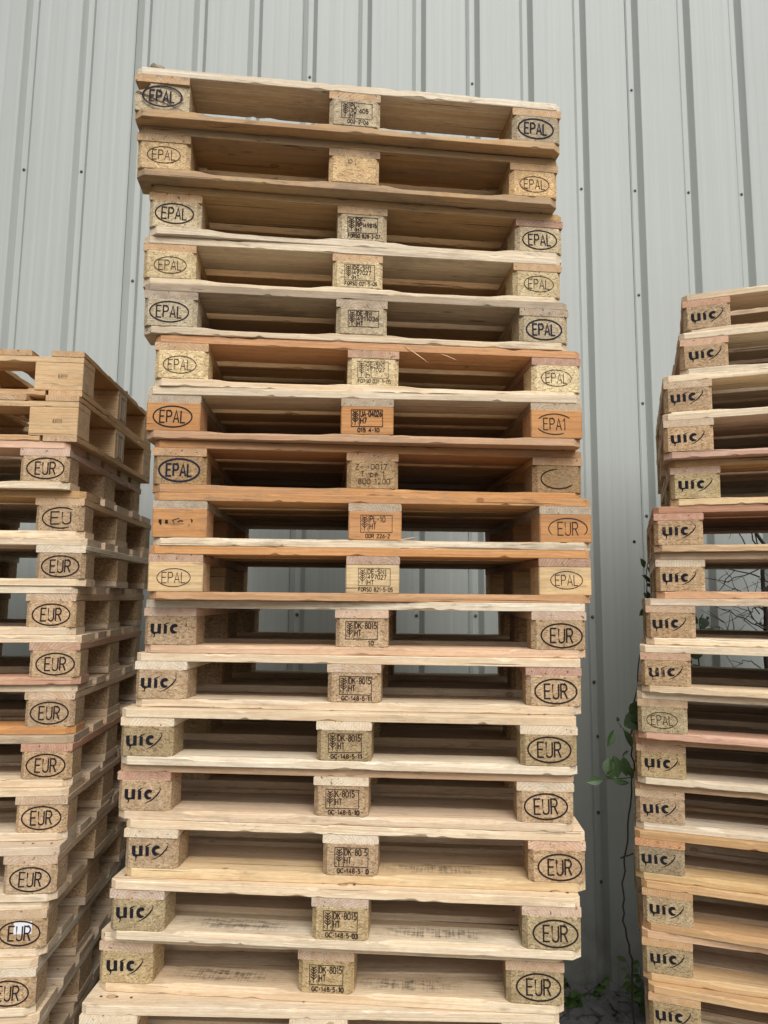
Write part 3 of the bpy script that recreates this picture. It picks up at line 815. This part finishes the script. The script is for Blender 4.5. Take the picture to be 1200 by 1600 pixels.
# ------------------------------------------------------------------ left and right stacks: measured corner poses
LEFT = {3: (-0.9507, 2.0988, 0.0697), 4: (-0.9127, 2.1371, 0.0715), 5: (-0.8966, 2.1276, 0.0765), 6: (-0.9187, 2.1326, 0.0807), 7: (-0.898, 2.1349, 0.1129), 8: (-0.9103, 2.1477, 0.0786), 9: (-0.9018, 2.1297, 0.0802), 10: (-0.9017, 2.1188, 0.0833), 11: (-0.8985, 2.0682, 0.0777), 12: (-0.9199, 2.0737, 0.0781), 13: (-0.9347, 2.0599, 0.0785), 1: (-0.9293, 2.1114, 0.0638), 2: (-0.9297, 2.0949, 0.0525), 14: (-0.925, 2.07, 0.08), 15: (-0.93, 2.06, 0.08), 16: (-0.92, 2.065, 0.075), 17: (-0.925, 2.06, 0.08), 18: (-0.92, 2.06, 0.08)}
ZL = .74757 + EYE
leftspec = {
 3: dict(cream, deck=(.72, .52, .42), end=[PALE, PALE, (.66, .50, .42)], d='pallet with pinkish deck edge under the two crate-like pallets'),
 4: dict(cream, end=(.58, .44, .30), deck=OLDD, w=.05, m='EU', d='new pallet whose oval mark is half missing'),
 5: dict(cream, end=PALE, d='new pallet with a broad pale runner above it'),
 6: dict(cream, end=(.62, .47, .33), d='new pale pallet with striped stringer end'),
 7: dict(cream, end=(.52, .34, .24), run=(.62, .40, .30), d='new pallet with reddish stringer end'),
 8: dict(cream, end=(.66, .52, .38), run=ORANGE, d='new pallet with orange runner edge'),
 9: dict(cream, deck=GREYW, end=(.55, .33, .23), w=.08, d='new pallet with greyish deck edge and red stringer end'),
 10: dict(cream, end=(.62, .50, .38), d='new pallet with chipboard block and grey end grain'),
 11: dict(cream, deck=PINK, end=(.6, .47, .35), w=.06, d='pallet shifted forward with darker chipboard block'),
 12: dict(cream, end=(.62, .48, .33), paper=True, d='pallet with a white paper label on its oval mark'),
 13: dict(cream, d='pale pallet low down and cut off by the picture edge'),
}
NL = {3: 'third', 4: 'fourth', 5: 'fifth', 6: 'sixth', 7: 'seventh', 8: 'eighth', 9: 'ninth', 10: 'tenth', 11: 'eleventh', 12: 'twelfth', 13: 'thirteenth', 14: 'fourteenth', 15: 'fifteenth', 16: 'sixteenth', 17: 'seventeenth', 18: 'eighteenth', 19: 'nineteenth', 20: 'twentieth', 1: 'topmost', 2: 'second'}
for k in range(3, 19):
    cx_, cy_, a = LEFT[k]
    sp_ = dict(leftspec.get(k, dict(cream, d='pale pallet near the ground')))
    em = mk_eur(rg) if sp_.get('m') != 'EU' else mk_eur(rg, 'used', 'EU', ((50, 300),))
    sp_['marks'] = (mk_uic(rg), mk_code(['DK-8015', 'HT'], 'GC-148-5-10', 'fresh', rg), em)
    eur_pallet((cx_ - .6 * math.cos(a), cy_ - .6 * math.sin(a), ZL - k * HP), a, f"{sp_['d']}, {NL[k]} in the left stack", "chipboard block pallets in the left stack", sp_, 2000 + k)

def crate_pallet(loc, rz, label, seed):
    """timber pallet with deck boards running front to back, tall solid blocks and a steel clip on its side"""
    rng = random.Random(seed)
    r = root_empty("pallet", loc, rz, label, "pallet", "light timber pallets on top of the left stack")
    c1, c2 = (.60, .42, .24), (.66, .50, .32)
    H0, H1, H2 = .018, .105, .124
    db = LIB.setdefault('cdeck', [board_mesh("deck_board", .8, .1, .018, 500 + i, step=.02) for i in range(3)])
    rl = LIB.setdefault('crail', [board_mesh("rail_board", 1.2, .1, .018, 510 + i) for i in range(2)])
    rn = LIB.setdefault('crun', [board_mesh("bottom_board", .8, .1, .018, 520 + i, step=.02) for i in range(2)])
    ct = LIB.setdefault('ccross', [board_mesh("bottom_board", 1.0, .1, .018, 530)])
    bl = LIB.setdefault('cblock', [prism_z("block", block_plan(.145, .1, .002), 0, .087, WOOD, .0004, 540 + i) for i in range(2)])
    for i in range(8):
        x = .6 - .1 - i * .157
        obj("deck_board", rng.choice(db), r, (x + .1, .4, H2 + .001), (0, 0, PI / 2), color=vcol(HONEY, rng, .12, .08))
    for y in (0, .35, .7):
        obj("rail_board", rng.choice(rl), r, (0, y, H1 + .0005), color=vcol(c2, rng, .08, .04))
    for sx in (-BX, 0, BX):
        for j, y in enumerate((.05, .4, .75)):
            b = obj("block", rng.choice(bl), r, (sx, y, H0), color=vcol(c2, rng, .06, .03))
            if j == 0:
                s = _cache.get("small")
                if not s:
                    q = Stamp(); q.r([(-.013, -.005), (.013, -.005), (.013, .005), (-.013, .005)], .0008, True)
                    q.text("5-6", -.008, -.003, .006, .0009, width=.009); q.text("PL-11-9", .005, -.001, .003, .0007, width=.013)
                    s = _cache["small"] = q.mesh("code_mark", INK["used"])
                obj("stamp", s, b, (.012, -.05, .044), color=BROWN)
    for sx in (-.5, .0, .5):
        obj("bottom_board", rng.choice(rn), r, (sx + .1 if sx > 0 else (sx if sx < 0 else .05), .4, 0.0), (0, 0, PI / 2), color=vcol(c1, rng, .1, .1))
    for y in (.0, .7):
        obj("bottom_board", ct[0], r, (0, y, .0), (0, 0, 0), (*c1, .05)).scale = (.98, 1, 1)
    # steel clip around the side block
    V, F = [], []
    def bx(x0, x1, y0, y1, z0, z1):
        i = len(V)
        V.extend([(x0, y0, z0), (x1, y0, z0), (x1, y1, z0), (x0, y1, z0), (x0, y0, z1), (x1, y0, z1), (x1, y1, z1), (x0, y1, z1)])
        F.extend([(i, i+3, i+2, i+1), (i+4, i+5, i+6, i+7), (i, i+1, i+5, i+4), (i+1, i+2, i+6, i+5), (i+2, i+3, i+7, i+6), (i+3, i, i+4, i+7)])
    bx(.5992, .6015, .372, .378, .026, .112); bx(.5992, .6015, .422, .428, .026, .112)
    bx(.5993, .6013, .378, .422, .106, .112); bx(.5993, .6013, .378, .422, .026, .032)
    obj("steel_clip", mesh_of("steel_clip", V, F, [STEEL]), r)
    return r
for k in (1, 2):
    cx_, cy_, a = LEFT[k]
    crate_pallet((cx_ - .6 * math.cos(a), cy_ - .6 * math.sin(a), ZL - k * HP), a,
                 ("unmarked honey coloured timber pallet lying on top of the left stack", "second honey coloured timber pallet, directly below the left stack's top one")[k - 1], 2500 + k)

RIGHT = {1: (0.9953, 2.2723, -0.3256), 2: (0.9669, 2.2411, -0.2888), 3: (0.9092, 2.2451, -0.2902), 4: (0.8781, 2.1831, -0.2987), 5: (0.906, 2.2114, -0.2919), 6: (0.856, 2.2329, -0.2978), 7: (0.8665, 2.2575, -0.3043), 8: (0.8302, 2.2563, -0.3061), 9: (0.801, 2.2382, -0.3286), 10: (0.7958, 2.2647, -0.3135), 11: (0.805, 2.3086, -0.2743), 12: (0.8062, 2.3351, -0.2843), 13: (0.7954, 2.325, -0.3011), 14: (0.8101, 2.3156, -0.3268), 15: (0.8049, 2.3143, -0.2644), 16: (0.81, 2.2887, -0.3053), 17: (0.806, 2.3, -0.3), 18: (0.809, 2.305, -0.29), 19: (0.804, 2.3, -0.3), 20: (0.809, 2.3, -0.3)}
RIGHT = {k: (x, y, a + (-.04 if k > 8 else (-.045 if k < 6 else -.03))) for k, (x, y, a) in RIGHT.items()}
ZR = 1.01710 + EYE
ON = (.60, .40, .21)
rightspec = {
 1: dict(cream, end=(.58, .36, .26), d='new pallet with red stringer end'),
 2: dict(cream, deck=PALE, end=(.66, .46, .36), run=PALE, d='new pallet with pink stringer end'),
 3: dict(cream, deck=PALE, end=(.68, .56, .42), run=PALE, d='new pallet sticking out beyond the two above it'),
 4: dict(cream, deck=PALE, end=PINK, run=(.66, .46, .38), d='new pallet with pinkish runner'),
 5: dict(cream, deck=OLD, end=(.62, .46, .36), block=(.48, .37, .21), run=(.74, .57, .35), d='pallet with dull brown deck edge'),
 6: dict(cream, deck=REDW, deck2=REDW, end=(.62, .36, .27), run=(.66, .50, .33), d='pallet with dark red deck edge'),
 7: dict(cream, deck=(.66, .56, .45), end=PALE, run=(.64, .42, .28), d='pallet with white end grain over an orange runner'),
 8: dict(cream, deck=PINK, end=(.62, .46, .32), run=PALE, d='pallet with striped brown stringer end'),
 9: dict(cream, deck=PALE, end=(.60, .40, .28), m='b', d='new pallet whose logo mark is partly rubbed off'),
 10: dict(cream, end=(.55, .42, .28), block=(.40, .32, .2), run=(.70, .46, .36), m='epal', d='only pallet with a thin oval mark'),
 11: dict(cream, deck=(.62, .44, .32), end=(.60, .42, .28), block=(.47, .35, .2), run=PALE, d='pallet with coarse chipboard block beside the vine'),
 12: dict(cream, deck=(.58, .44, .31), end=(.56, .44, .30), run=PALE, w=.03, d='pallet with dull deck edge beside the vine'),
 13: dict(cream, deck=ON, end=ORANGE, block=(.33, .26, .17), run=(.66, .50, .28), d='pallet with orange stringer end'),
 14: dict(cream, deck=(.66, .46, .26), end=ON, block=(.40, .30, .18), run=(.60, .40, .22), d='pallet with honey coloured deck and runner'),
 15: dict(cream, deck=(.64, .47, .34), end=ON, block=(.38, .29, .17), run=(.66, .48, .28), d='pallet with curved orange end grain'),
 16: dict(cream, deck=(.62, .45, .27), end=ON, block=(.38, .29, .17), d='honey coloured pallet just above the gravel'),
}
for k in range(1, 21):
    cx_, cy_, a = RIGHT[k]
    sp_ = dict(rightspec.get(k, dict(cream, d='honey coloured pallet near the ground')))
    m = mk_uic(rg, 'used' if k % 3 == 0 else 'fresh')
    if sp_.get('m') == 'epal': m = mk_epal('thin', rg, 'fresh')
    if sp_.get('m') == 'b': m = mk_uic(rg, 'worn')
    sp_['marks'] = (m, mk_code(['DK-8015', 'HT'], 'GC-148-5-10', 'fresh', rg), mk_eur(rg))
    eur_pallet((cx_ + .6 * math.cos(a), cy_ + .6 * math.sin(a), ZR - k * HP), a, f"{sp_['d']}, {NL[k]} in the right stack", "pallets in the right stack", sp_, 3000 + k)

# ------------------------------------------------------------------ the metal wall
WY, WD, WX0, WZS, WG = .04308, 3.53683, -1.95877, 2.27518 + EYE, .0773
PW = .3048; STITCH = .6112
wall = root_empty("metal_wall", (WX0, WD, 0), WY, "tall pale grey-green ribbed steel wall behind the pallet stacks", "wall")
prof = []
GD = .035
def wav(i): return .0006 * math.sin(i * 1.7)
I0, I1 = -26, 44
for i in range(I0, I1):
    u = i * PW; g = WG / 2
    lap = (i % 3 == 2)
    prof += [(u - g - .010, 0.0)]
    if lap: prof += [(u - g - .0030, -.0012), (u - g - .0028, .007), (u - g - .0002, .007), (u - g, 0.0)]
    else: prof += [(u - g - .0015, .0002)]
    prof += [(u - g + .0015, .0022), (u - .0155, GD - .0015), (u - .0135, GD), (u + .0135, GD), (u + .0155, GD - .0015), (u + g - .0015, .0022), (u + g + .0015, .0002), (u + g + .010, 0)]
    for q in (.09, .2):                                   # shallow swages pressed in the pan
        c_ = u + g + q * (PW - WG) / .29 * .9
        prof += [(c_ - .012, .0), (c_ - .004, .0006), (c_ + .004, .0006), (c_ + .012, .0)]
V, F = [], []
zs = [.03, .35, .8, 1.6, 2.6, 3.6, 4.8, 6.2, 7.6]
for j, z in enumerate(zs):
    for (u, d) in prof: V.append((u, d, z))
n = len(prof)
for j in range(len(zs) - 1):
    for i in range(n - 1):
        F.append((j * n + i, j * n + i + 1, (j + 1) * n + i + 1, (j + 1) * n + i))
obj("steel_sheeting", mesh_of("steel_sheeting", V, F, [WALLM]), wall)
V, F = [], []
def abox(V, F, x0, x1, y0, y1, z0, z1):
    i = len(V)
    V.extend([(x0, y0, z0), (x1, y0, z0), (x1, y1, z0), (x0, y1, z0), (x0, y0, z1), (x1, y0, z1), (x1, y1, z1), (x0, y1, z1)])
    F.extend([(i, i+3, i+2, i+1), (i+4, i+5, i+6, i+7), (i, i+1, i+5, i+4), (i+1, i+2, i+6, i+5), (i+2, i+3, i+7, i+6), (i+3, i, i+4, i+7)])
abox(V, F, I0 * PW, I1 * PW, .045, .30, -.3, 7.5)
obj("wall_core", mesh_of("wall_core", V, F, [CONC]), wall)
sm = []
Vs, Fs = [], []
def disc(V, F, r, y, n=10):
    i = len(V); V.extend([(r * math.cos(k * 2 * PI / n), y, r * math.sin(k * 2 * PI / n)) for k in range(n)]); F.append(tuple(range(i, i + n)))
def screw_mesh():
    V, F = [], []
    n = 10
    for r, y in ((.0085, .0), (.0085, -.0015), (.0048, -.002), (.0048, -.006), (.003, -.0072)):
        V.extend([(r * math.cos(k * 2 * PI / n), y, r * math.sin(k * 2 * PI / n)) for k in range(n)])
    for j in range(4):
        for k in range(n):
            F.append((j*n + k, j*n + (k+1) % n, (j+1)*n + (k+1) % n, (j+1)*n + k))
    F.append(tuple(range(4*n, 5*n)))
    return mesh_of("screw", V, F, [SCREWM])
SM = screw_mesh()
spots = []
for i in range(-1, 16):
    spots.append((i * PW, WZS))
for i, ms in ((11, (4, 2, 1, 0, -1)), (2, (4, 2, 1)), (8, (4,)), (5, (4, 2))):
    for m in ms: spots.append((i * PW, WZS + (m - 3) * STITCH))
for i in range(3, 13): spots.append((i * PW, 1.80))
for u, z in ((10 * PW + .0, 1.47), (10 * PW + .012, 1.20), (10 * PW + .004, .83), (10 * PW + .01, .50)): spots.append((u, z))
for u, z in spots:
    obj("screw", SM, wall, (u + .0, GD - .0005, z))
# a drilled hole in one pan
V, F = [], []; disc(V, F, .0085, 0, 14)
obj("drill_hole", mesh_of("drill_hole", V, F, [HOLEM]), wall, (10.72 * PW, -.0006, 2.19))

# ------------------------------------------------------------------ ground
def gh(x, y):
    def ss(t): t = max(0, min(1, t)); return t * t * (3 - 2 * t)
    return .036 * ss((-x - .68) / .18) + .017 * ss((x - .55) / .2) - .004
V, F = [], []
gx = [-40, -20, -10, -6, -4, -3, -2.2] + [-1.9 + i * .1 for i in range(39)] + [2.2, 3, 4, 6, 10, 20, 40]
gy = [-40, -20, -10, -4, -1, 0, 1, 1.6, 2.0, 2.4, 2.8, 3.2, 3.5, 3.8, 4.1, 4.6, 8, 40]
rngg = random.Random(9)
for y in gy:
    for x in gx: V.append((x, y, gh(x, y) + (rngg.uniform(-.006, .004) if abs(x) < 2.5 and y < 4 else 0)))
n = len(gx)
for j in range(len(gy) - 1):
    for i in range(n - 1): F.append((j*n + i, j*n + i + 1, (j+1)*n + i + 1, (j+1)*n + i))
g = obj("ground", mesh_of("ground", V, F, [GROUNDM], smooth=True)); g["kind"] = "structure"
V, F = [], []
for y in (-40, -12, -3, 0, 1.0, 1.72):
    for x in (-40, -8, -2, 2, 8, 40): V.append((x, y, .012))
for j in range(5):
    for i in range(5): F.append((j*6 + i, j*6 + i + 1, (j+1)*6 + i + 1, (j+1)*6 + i))
g = obj("added_bounce_sheet", mesh_of("added_bounce_sheet", V, F, [BOUNCEM])); g["kind"] = "structure"  # unseen sheet added to bounce light onto the upper pallets' undersides
# loose stones
rng = random.Random(21)
V, F = [], []
ico = bmesh.new(); bmesh.ops.create_icosphere(ico, subdivisions=1, radius=1)
iv = [v.co.copy() for v in ico.verts]; ifc = [tuple(v.index for v in f.verts) for f in ico.faces]; ico.free()
for k in range(3400):
    if k < 2300: x, y = rng.uniform(.15, 1.4), rng.uniform(2.7, 3.62)
    else: x, y = rng.uniform(-3, 3), rng.uniform(1.2, 3.5)
    r = rng.uniform(.012, .028) if rng.random() < .6 else rng.uniform(.028, .048)
    sc = Vector((rng.uniform(.7, 1.4), rng.uniform(.6, 1.1), rng.uniform(.4, .75))) * r
    R_ = Matrix.Rotation(rng.uniform(0, 6.28), 3, 'Z') @ Matrix.Rotation(rng.uniform(-.5, .5), 3, 'X')
    i0 = len(V); z0 = gh(x, y) + r * .35 + rng.uniform(.002, .022)
    for c in iv:
        q = c * (1 + rng.uniform(-.22, .22))
        q = R_ @ Vector((q.x * sc.x, q.y * sc.y, q.z * sc.z))
        V.append((x + q.x, y + q.y, z0 + q.z))
    F += [tuple(i0 + a for a in f) for f in ifc]
st = obj("gravel", mesh_of("gravel", V, F, [STONE])); st["kind"] = "stuff"; st["label"] = "loose dark grey stones between the stacks and the wall"; st["category"] = "gravel"

# ------------------------------------------------------------------ plants
def at(px, py, Y):
    """world point on the photograph's pixel ray at distance Y (sizes and places of the plants)"""
    d = Fw * F_PX + Rv * (px - 600) + Uv * (800 - py)
    t = Y / d.y
    return Vector((0, 0, EYE)) + d * t
def tube(V, F, pts, r0, r1, n=6):
    rings = []
    for i, p in enumerate(pts):
        a = pts[max(i - 1, 0)]; b = pts[min(i + 1, len(pts) - 1)]
        d = (b - a).normalized(); u = d.orthogonal().normalized(); v = d.cross(u)
        r = r0 + (r1 - r0) * i / max(1, len(pts) - 1)
        rings.append([len(V) + k for k in range(n)])
        for k in range(n):
            V.append(p + (u * math.cos(k * 2 * PI / n) + v * math.sin(k * 2 * PI / n)) * r)
    for a, b in zip(rings, rings[1:]):
        for k in range(n): F.append((a[k], a[(k + 1) % n], b[(k + 1) % n], b[k]))
    F.append(tuple(rings[-1]))
def crooked(pts, rng, amp, sub=5):
    out = []
    for a, b in zip(pts, pts[1:]):
        for i in range(sub):
            t = i / sub
            out.append(a.lerp(b, t) + Vector((rng.uniform(-amp, amp), rng.uniform(-amp, amp), rng.uniform(-amp, amp) * .5)))
    out.append(pts[-1]); return out
def leaf(V, F, base, direc, size, rng, wid=.55, up=None):
    d = direc.normalized(); up = up or Vector((rng.uniform(-.4, .4), -1, rng.uniform(.2, .9)))
    s = d.cross(up).normalized(); nrm = s.cross(d).normalized()
    prof_ = [(0, 0), (.12, .22), (.3, .42), (.5, .5), (.7, .4), (.86, .2), (1, 0)]
    mid, L_, R_ = [], [], []
    for t, w in prof_:
        c = base + d * size * t + nrm * size * (-.18 * t * t)
        mid.append(len(V)); V.append(c)
        off = s * size * wid * w; lift = nrm * size * w * .16
        L_.append(len(V)); V.append(c + off + lift); R_.append(len(V)); V.append(c - off + lift)
    for i in range(len(prof_) - 1):
        F.append((mid[i], mid[i+1], L_[i+1], L_[i])); F.append((mid[i], R_[i], R_[i+1], mid[i+1]))
rng = random.Random(77)
def plant(name, label, cat, stems, leaves, smat=STEM, lmat=LEAF):
    """stems: [(points, r0, r1)], leaves: [(base, direction, size, width)]"""
    root = root_empty(name, tuple(stems[0][0][0]) if stems else tuple(leaves[0][0]), 0, label, cat)
    o = Vector(root.location)
    if stems:
        V, F = [], []
        for pts, r0, r1 in stems: tube(V, F, [p - o for p in pts], r0, r1)
        obj("stem", mesh_of("stem", V, F, [smat], smooth=True), root)
    if leaves:
        V, F = [], []
        for b, d, s, w in leaves: leaf(V, F, b - o, d, s, rng, w)
        obj("foliage", mesh_of("foliage", V, F, [lmat]), root)
    return root
YV = 2.5
mp = [at(987, 1500, 2.55), at(975, 1440, 2.52), at(974, 1380, YV), at(977, 1330, YV), at(984, 1260, YV), at(990, 1200, YV), at(986, 1150, YV), at(992, 1090, YV), at(1003, 1010, 2.65), at(1016, 960, 2.9), at(1010, 900, 3.0), at(1013, 878, 3.02)]
foot = Vector((mp[0].x + .02, 2.58, .02))
vs_ = [(crooked([foot] + mp, rng, .004), .0032, .0018), (crooked([at(970, 1341, YV), at(990, 1333, YV - .02)], rng, .002), .0035, .002),
       (crooked([at(987, 1215, YV), at(960, 1217, YV - .05), at(938, 1218, YV - .1)], rng, .003), .0018, .001),
       (crooked([at(988, 1168, YV), at(975, 1140, YV - .04), at(966, 1130, YV - .06)], rng, .003), .0018, .001)]
X, Z = Vector((1, 0, 0)), Vector((0, 0, 1)); Yb = Vector((0, -1, 0))
lv = []
for px, py, dx, dz, sz, w in ((960, 1140, -.5, -1, .062, .42), (974, 1140, .55, -1, .066, .4), (975, 1134, .5, .3, .075, .85), (984, 1124, .6, .3, .06, .8), (966, 1128, -.2, .6, .02, .6),
                              (958, 1180, .2, -.9, .075, .62), (952, 1184, -.2, -.9, .06, .7), (974, 1182, .1, -1, .065, .55), (978, 1196, .5, -.8, .045, .6), (972, 1182, .6, .5, .03, .4),
                              (942, 1218, -1, -.08, .058, .5), (948, 1216, .3, .45, .045, .6), (955, 1219, 1, -.15, .055, .4), (966, 1221, 1, -.05, .035, .4), (986, 1120, .3, .5, .07, .8)):
    lv.append((at(px, py, YV - .06), X * dx + Z * dz + Yb * rng.uniform(.0, .4), sz, w))
for i in range(16):
    t = rng.random()
    b = at(1012 + rng.uniform(-6, 8), 885 + t * 110, 2.98)
    lv.append((b, X * rng.uniform(-1, 1) + Z * rng.uniform(-.6, .8) + Yb * .4, rng.uniform(.03, .055), .6))
plant("climbing_vine", "thin dark leafy vine climbing between the middle and right stacks", "vine", vs_, lv)
# leafy creeper seen through the gaps of the right stack
b0 = at(1092, 1010, 3.35); gpt = Vector((b0.x, 3.35, .03))
lv = []
for i in range(15):
    lv.append((at(1088 + rng.uniform(-14, 16), rng.uniform(962, 1055), 3.3 + rng.uniform(-.05, .1)), X * rng.uniform(-1, 1) + Z * rng.uniform(-1, .6) + Yb * .5, rng.uniform(.045, .075), .75))
plant("creeper", "dark green creeper behind the right stack, seen through its gaps", "plant", [(crooked([gpt, Vector((b0.x + .03, 3.35, .6)), b0, at(1098, 960, 3.32)], rng, .01), .005, .002)], lv)
# dead bush
stems = []
tx = at(1196, 960, 3.4); base = Vector((tx.x, 3.4, .02))
stems.append((crooked([base, Vector((tx.x - .01, 3.4, .8)), tx, at(1192, 850, 3.38), at(1178, 815, 3.38)], rng, .012), .016, .006))
for i in range(30):
    sx = rng.uniform(-.02, .02); a = tx + Vector((sx, 0, rng.uniform(-.35, .35)))
    d = Vector((rng.uniform(-1.0, .6), rng.uniform(-.25, .25), rng.uniform(-.4, 1.0))).normalized() * rng.uniform(.15, .45)
    pts = crooked([a, a + d * .5 + Vector((0, 0, rng.uniform(-.05, .05))), a + d], rng, .012, 4)
    stems.append((pts, .0035, .001))
    for j in range(2):
        q = pts[rng.randint(3, len(pts) - 1)]
        e = Vector((rng.uniform(-1, 1), rng.uniform(-.3, .3), rng.uniform(-.6, 1))).normalized() * rng.uniform(.05, .14)
        stems.append((crooked([q, q + e], rng, .006, 3), .0018, .0008))
for px, py, qx, qy in ((1185, 960, 1160, 900), (1150, 1000, 1140, 955), (1131, 1020, 1140, 960), (1148, 890, 1118, 930)):
    stems.append((crooked([at(px, py, 3.38), at(qx, qy, 3.38)], rng, .008), .003, .001))
plant("dead_bush", "leafless dead bush with thin brown twigs behind the right stack", "bush", stems, [], smat=TWIG)
# weeds
def weed(name, label, px, py, Y, nl, size, spread, height, lm=LEAF2, wid=.35, lean=0.0):
    b = at(px, py, Y); base = Vector((b.x, Y, gh(b.x, Y)))
    stems, lv = [], []
    for i in range(nl):
        a = rng.uniform(0, 2 * PI); tip = base + Vector((math.cos(a) * spread * rng.uniform(.3, 1) + lean, math.sin(a) * spread * .6, height * rng.uniform(.4, 1)))
        stems.append(([base, base.lerp(tip, .5) + Vector((0, 0, .01)), tip], .0016, .0008))
        for j in range(3):
            q = base.lerp(tip, .5 + .25 * j)
            lv.append((q, Vector((math.cos(a + rng.uniform(-1, 1)), math.sin(a + rng.uniform(-1, 1)), rng.uniform(-.3, .5))), size * rng.uniform(.6, 1.1), wid))
    plant(name, label, "weed", stems, lv, lmat=lm)
weed("weed", "low spreading weed with narrow leaves at the middle stack's foot", 900, 1548, 3.55, 9, .09, .12, .10)
weed("weed", "small bright weed growing alone in the gravel", 965, 1572, 3.5, 8, .035, .05, .05, wid=.6)
weed("weed", "taller leafy weed beside the right stack's foot", 1006, 1560, 3.42, 16, .055, .10, .34, wid=.55)
# dry straw stalks standing against the wall
plant("dry_stalk", "two thin dry straw stalks standing in the gravel by the wall", "stalk",
      [(crooked([at(966, 1575, 3.5), at(966, 1520, 3.51), at(965, 1478, 3.52)], rng, .003), .0016, .0008), (crooked([at(966, 1512, 3.51), at(953, 1495, 3.51), at(945, 1478, 3.52)], rng, .003), .0013, .0006)], [], smat=STRAW)
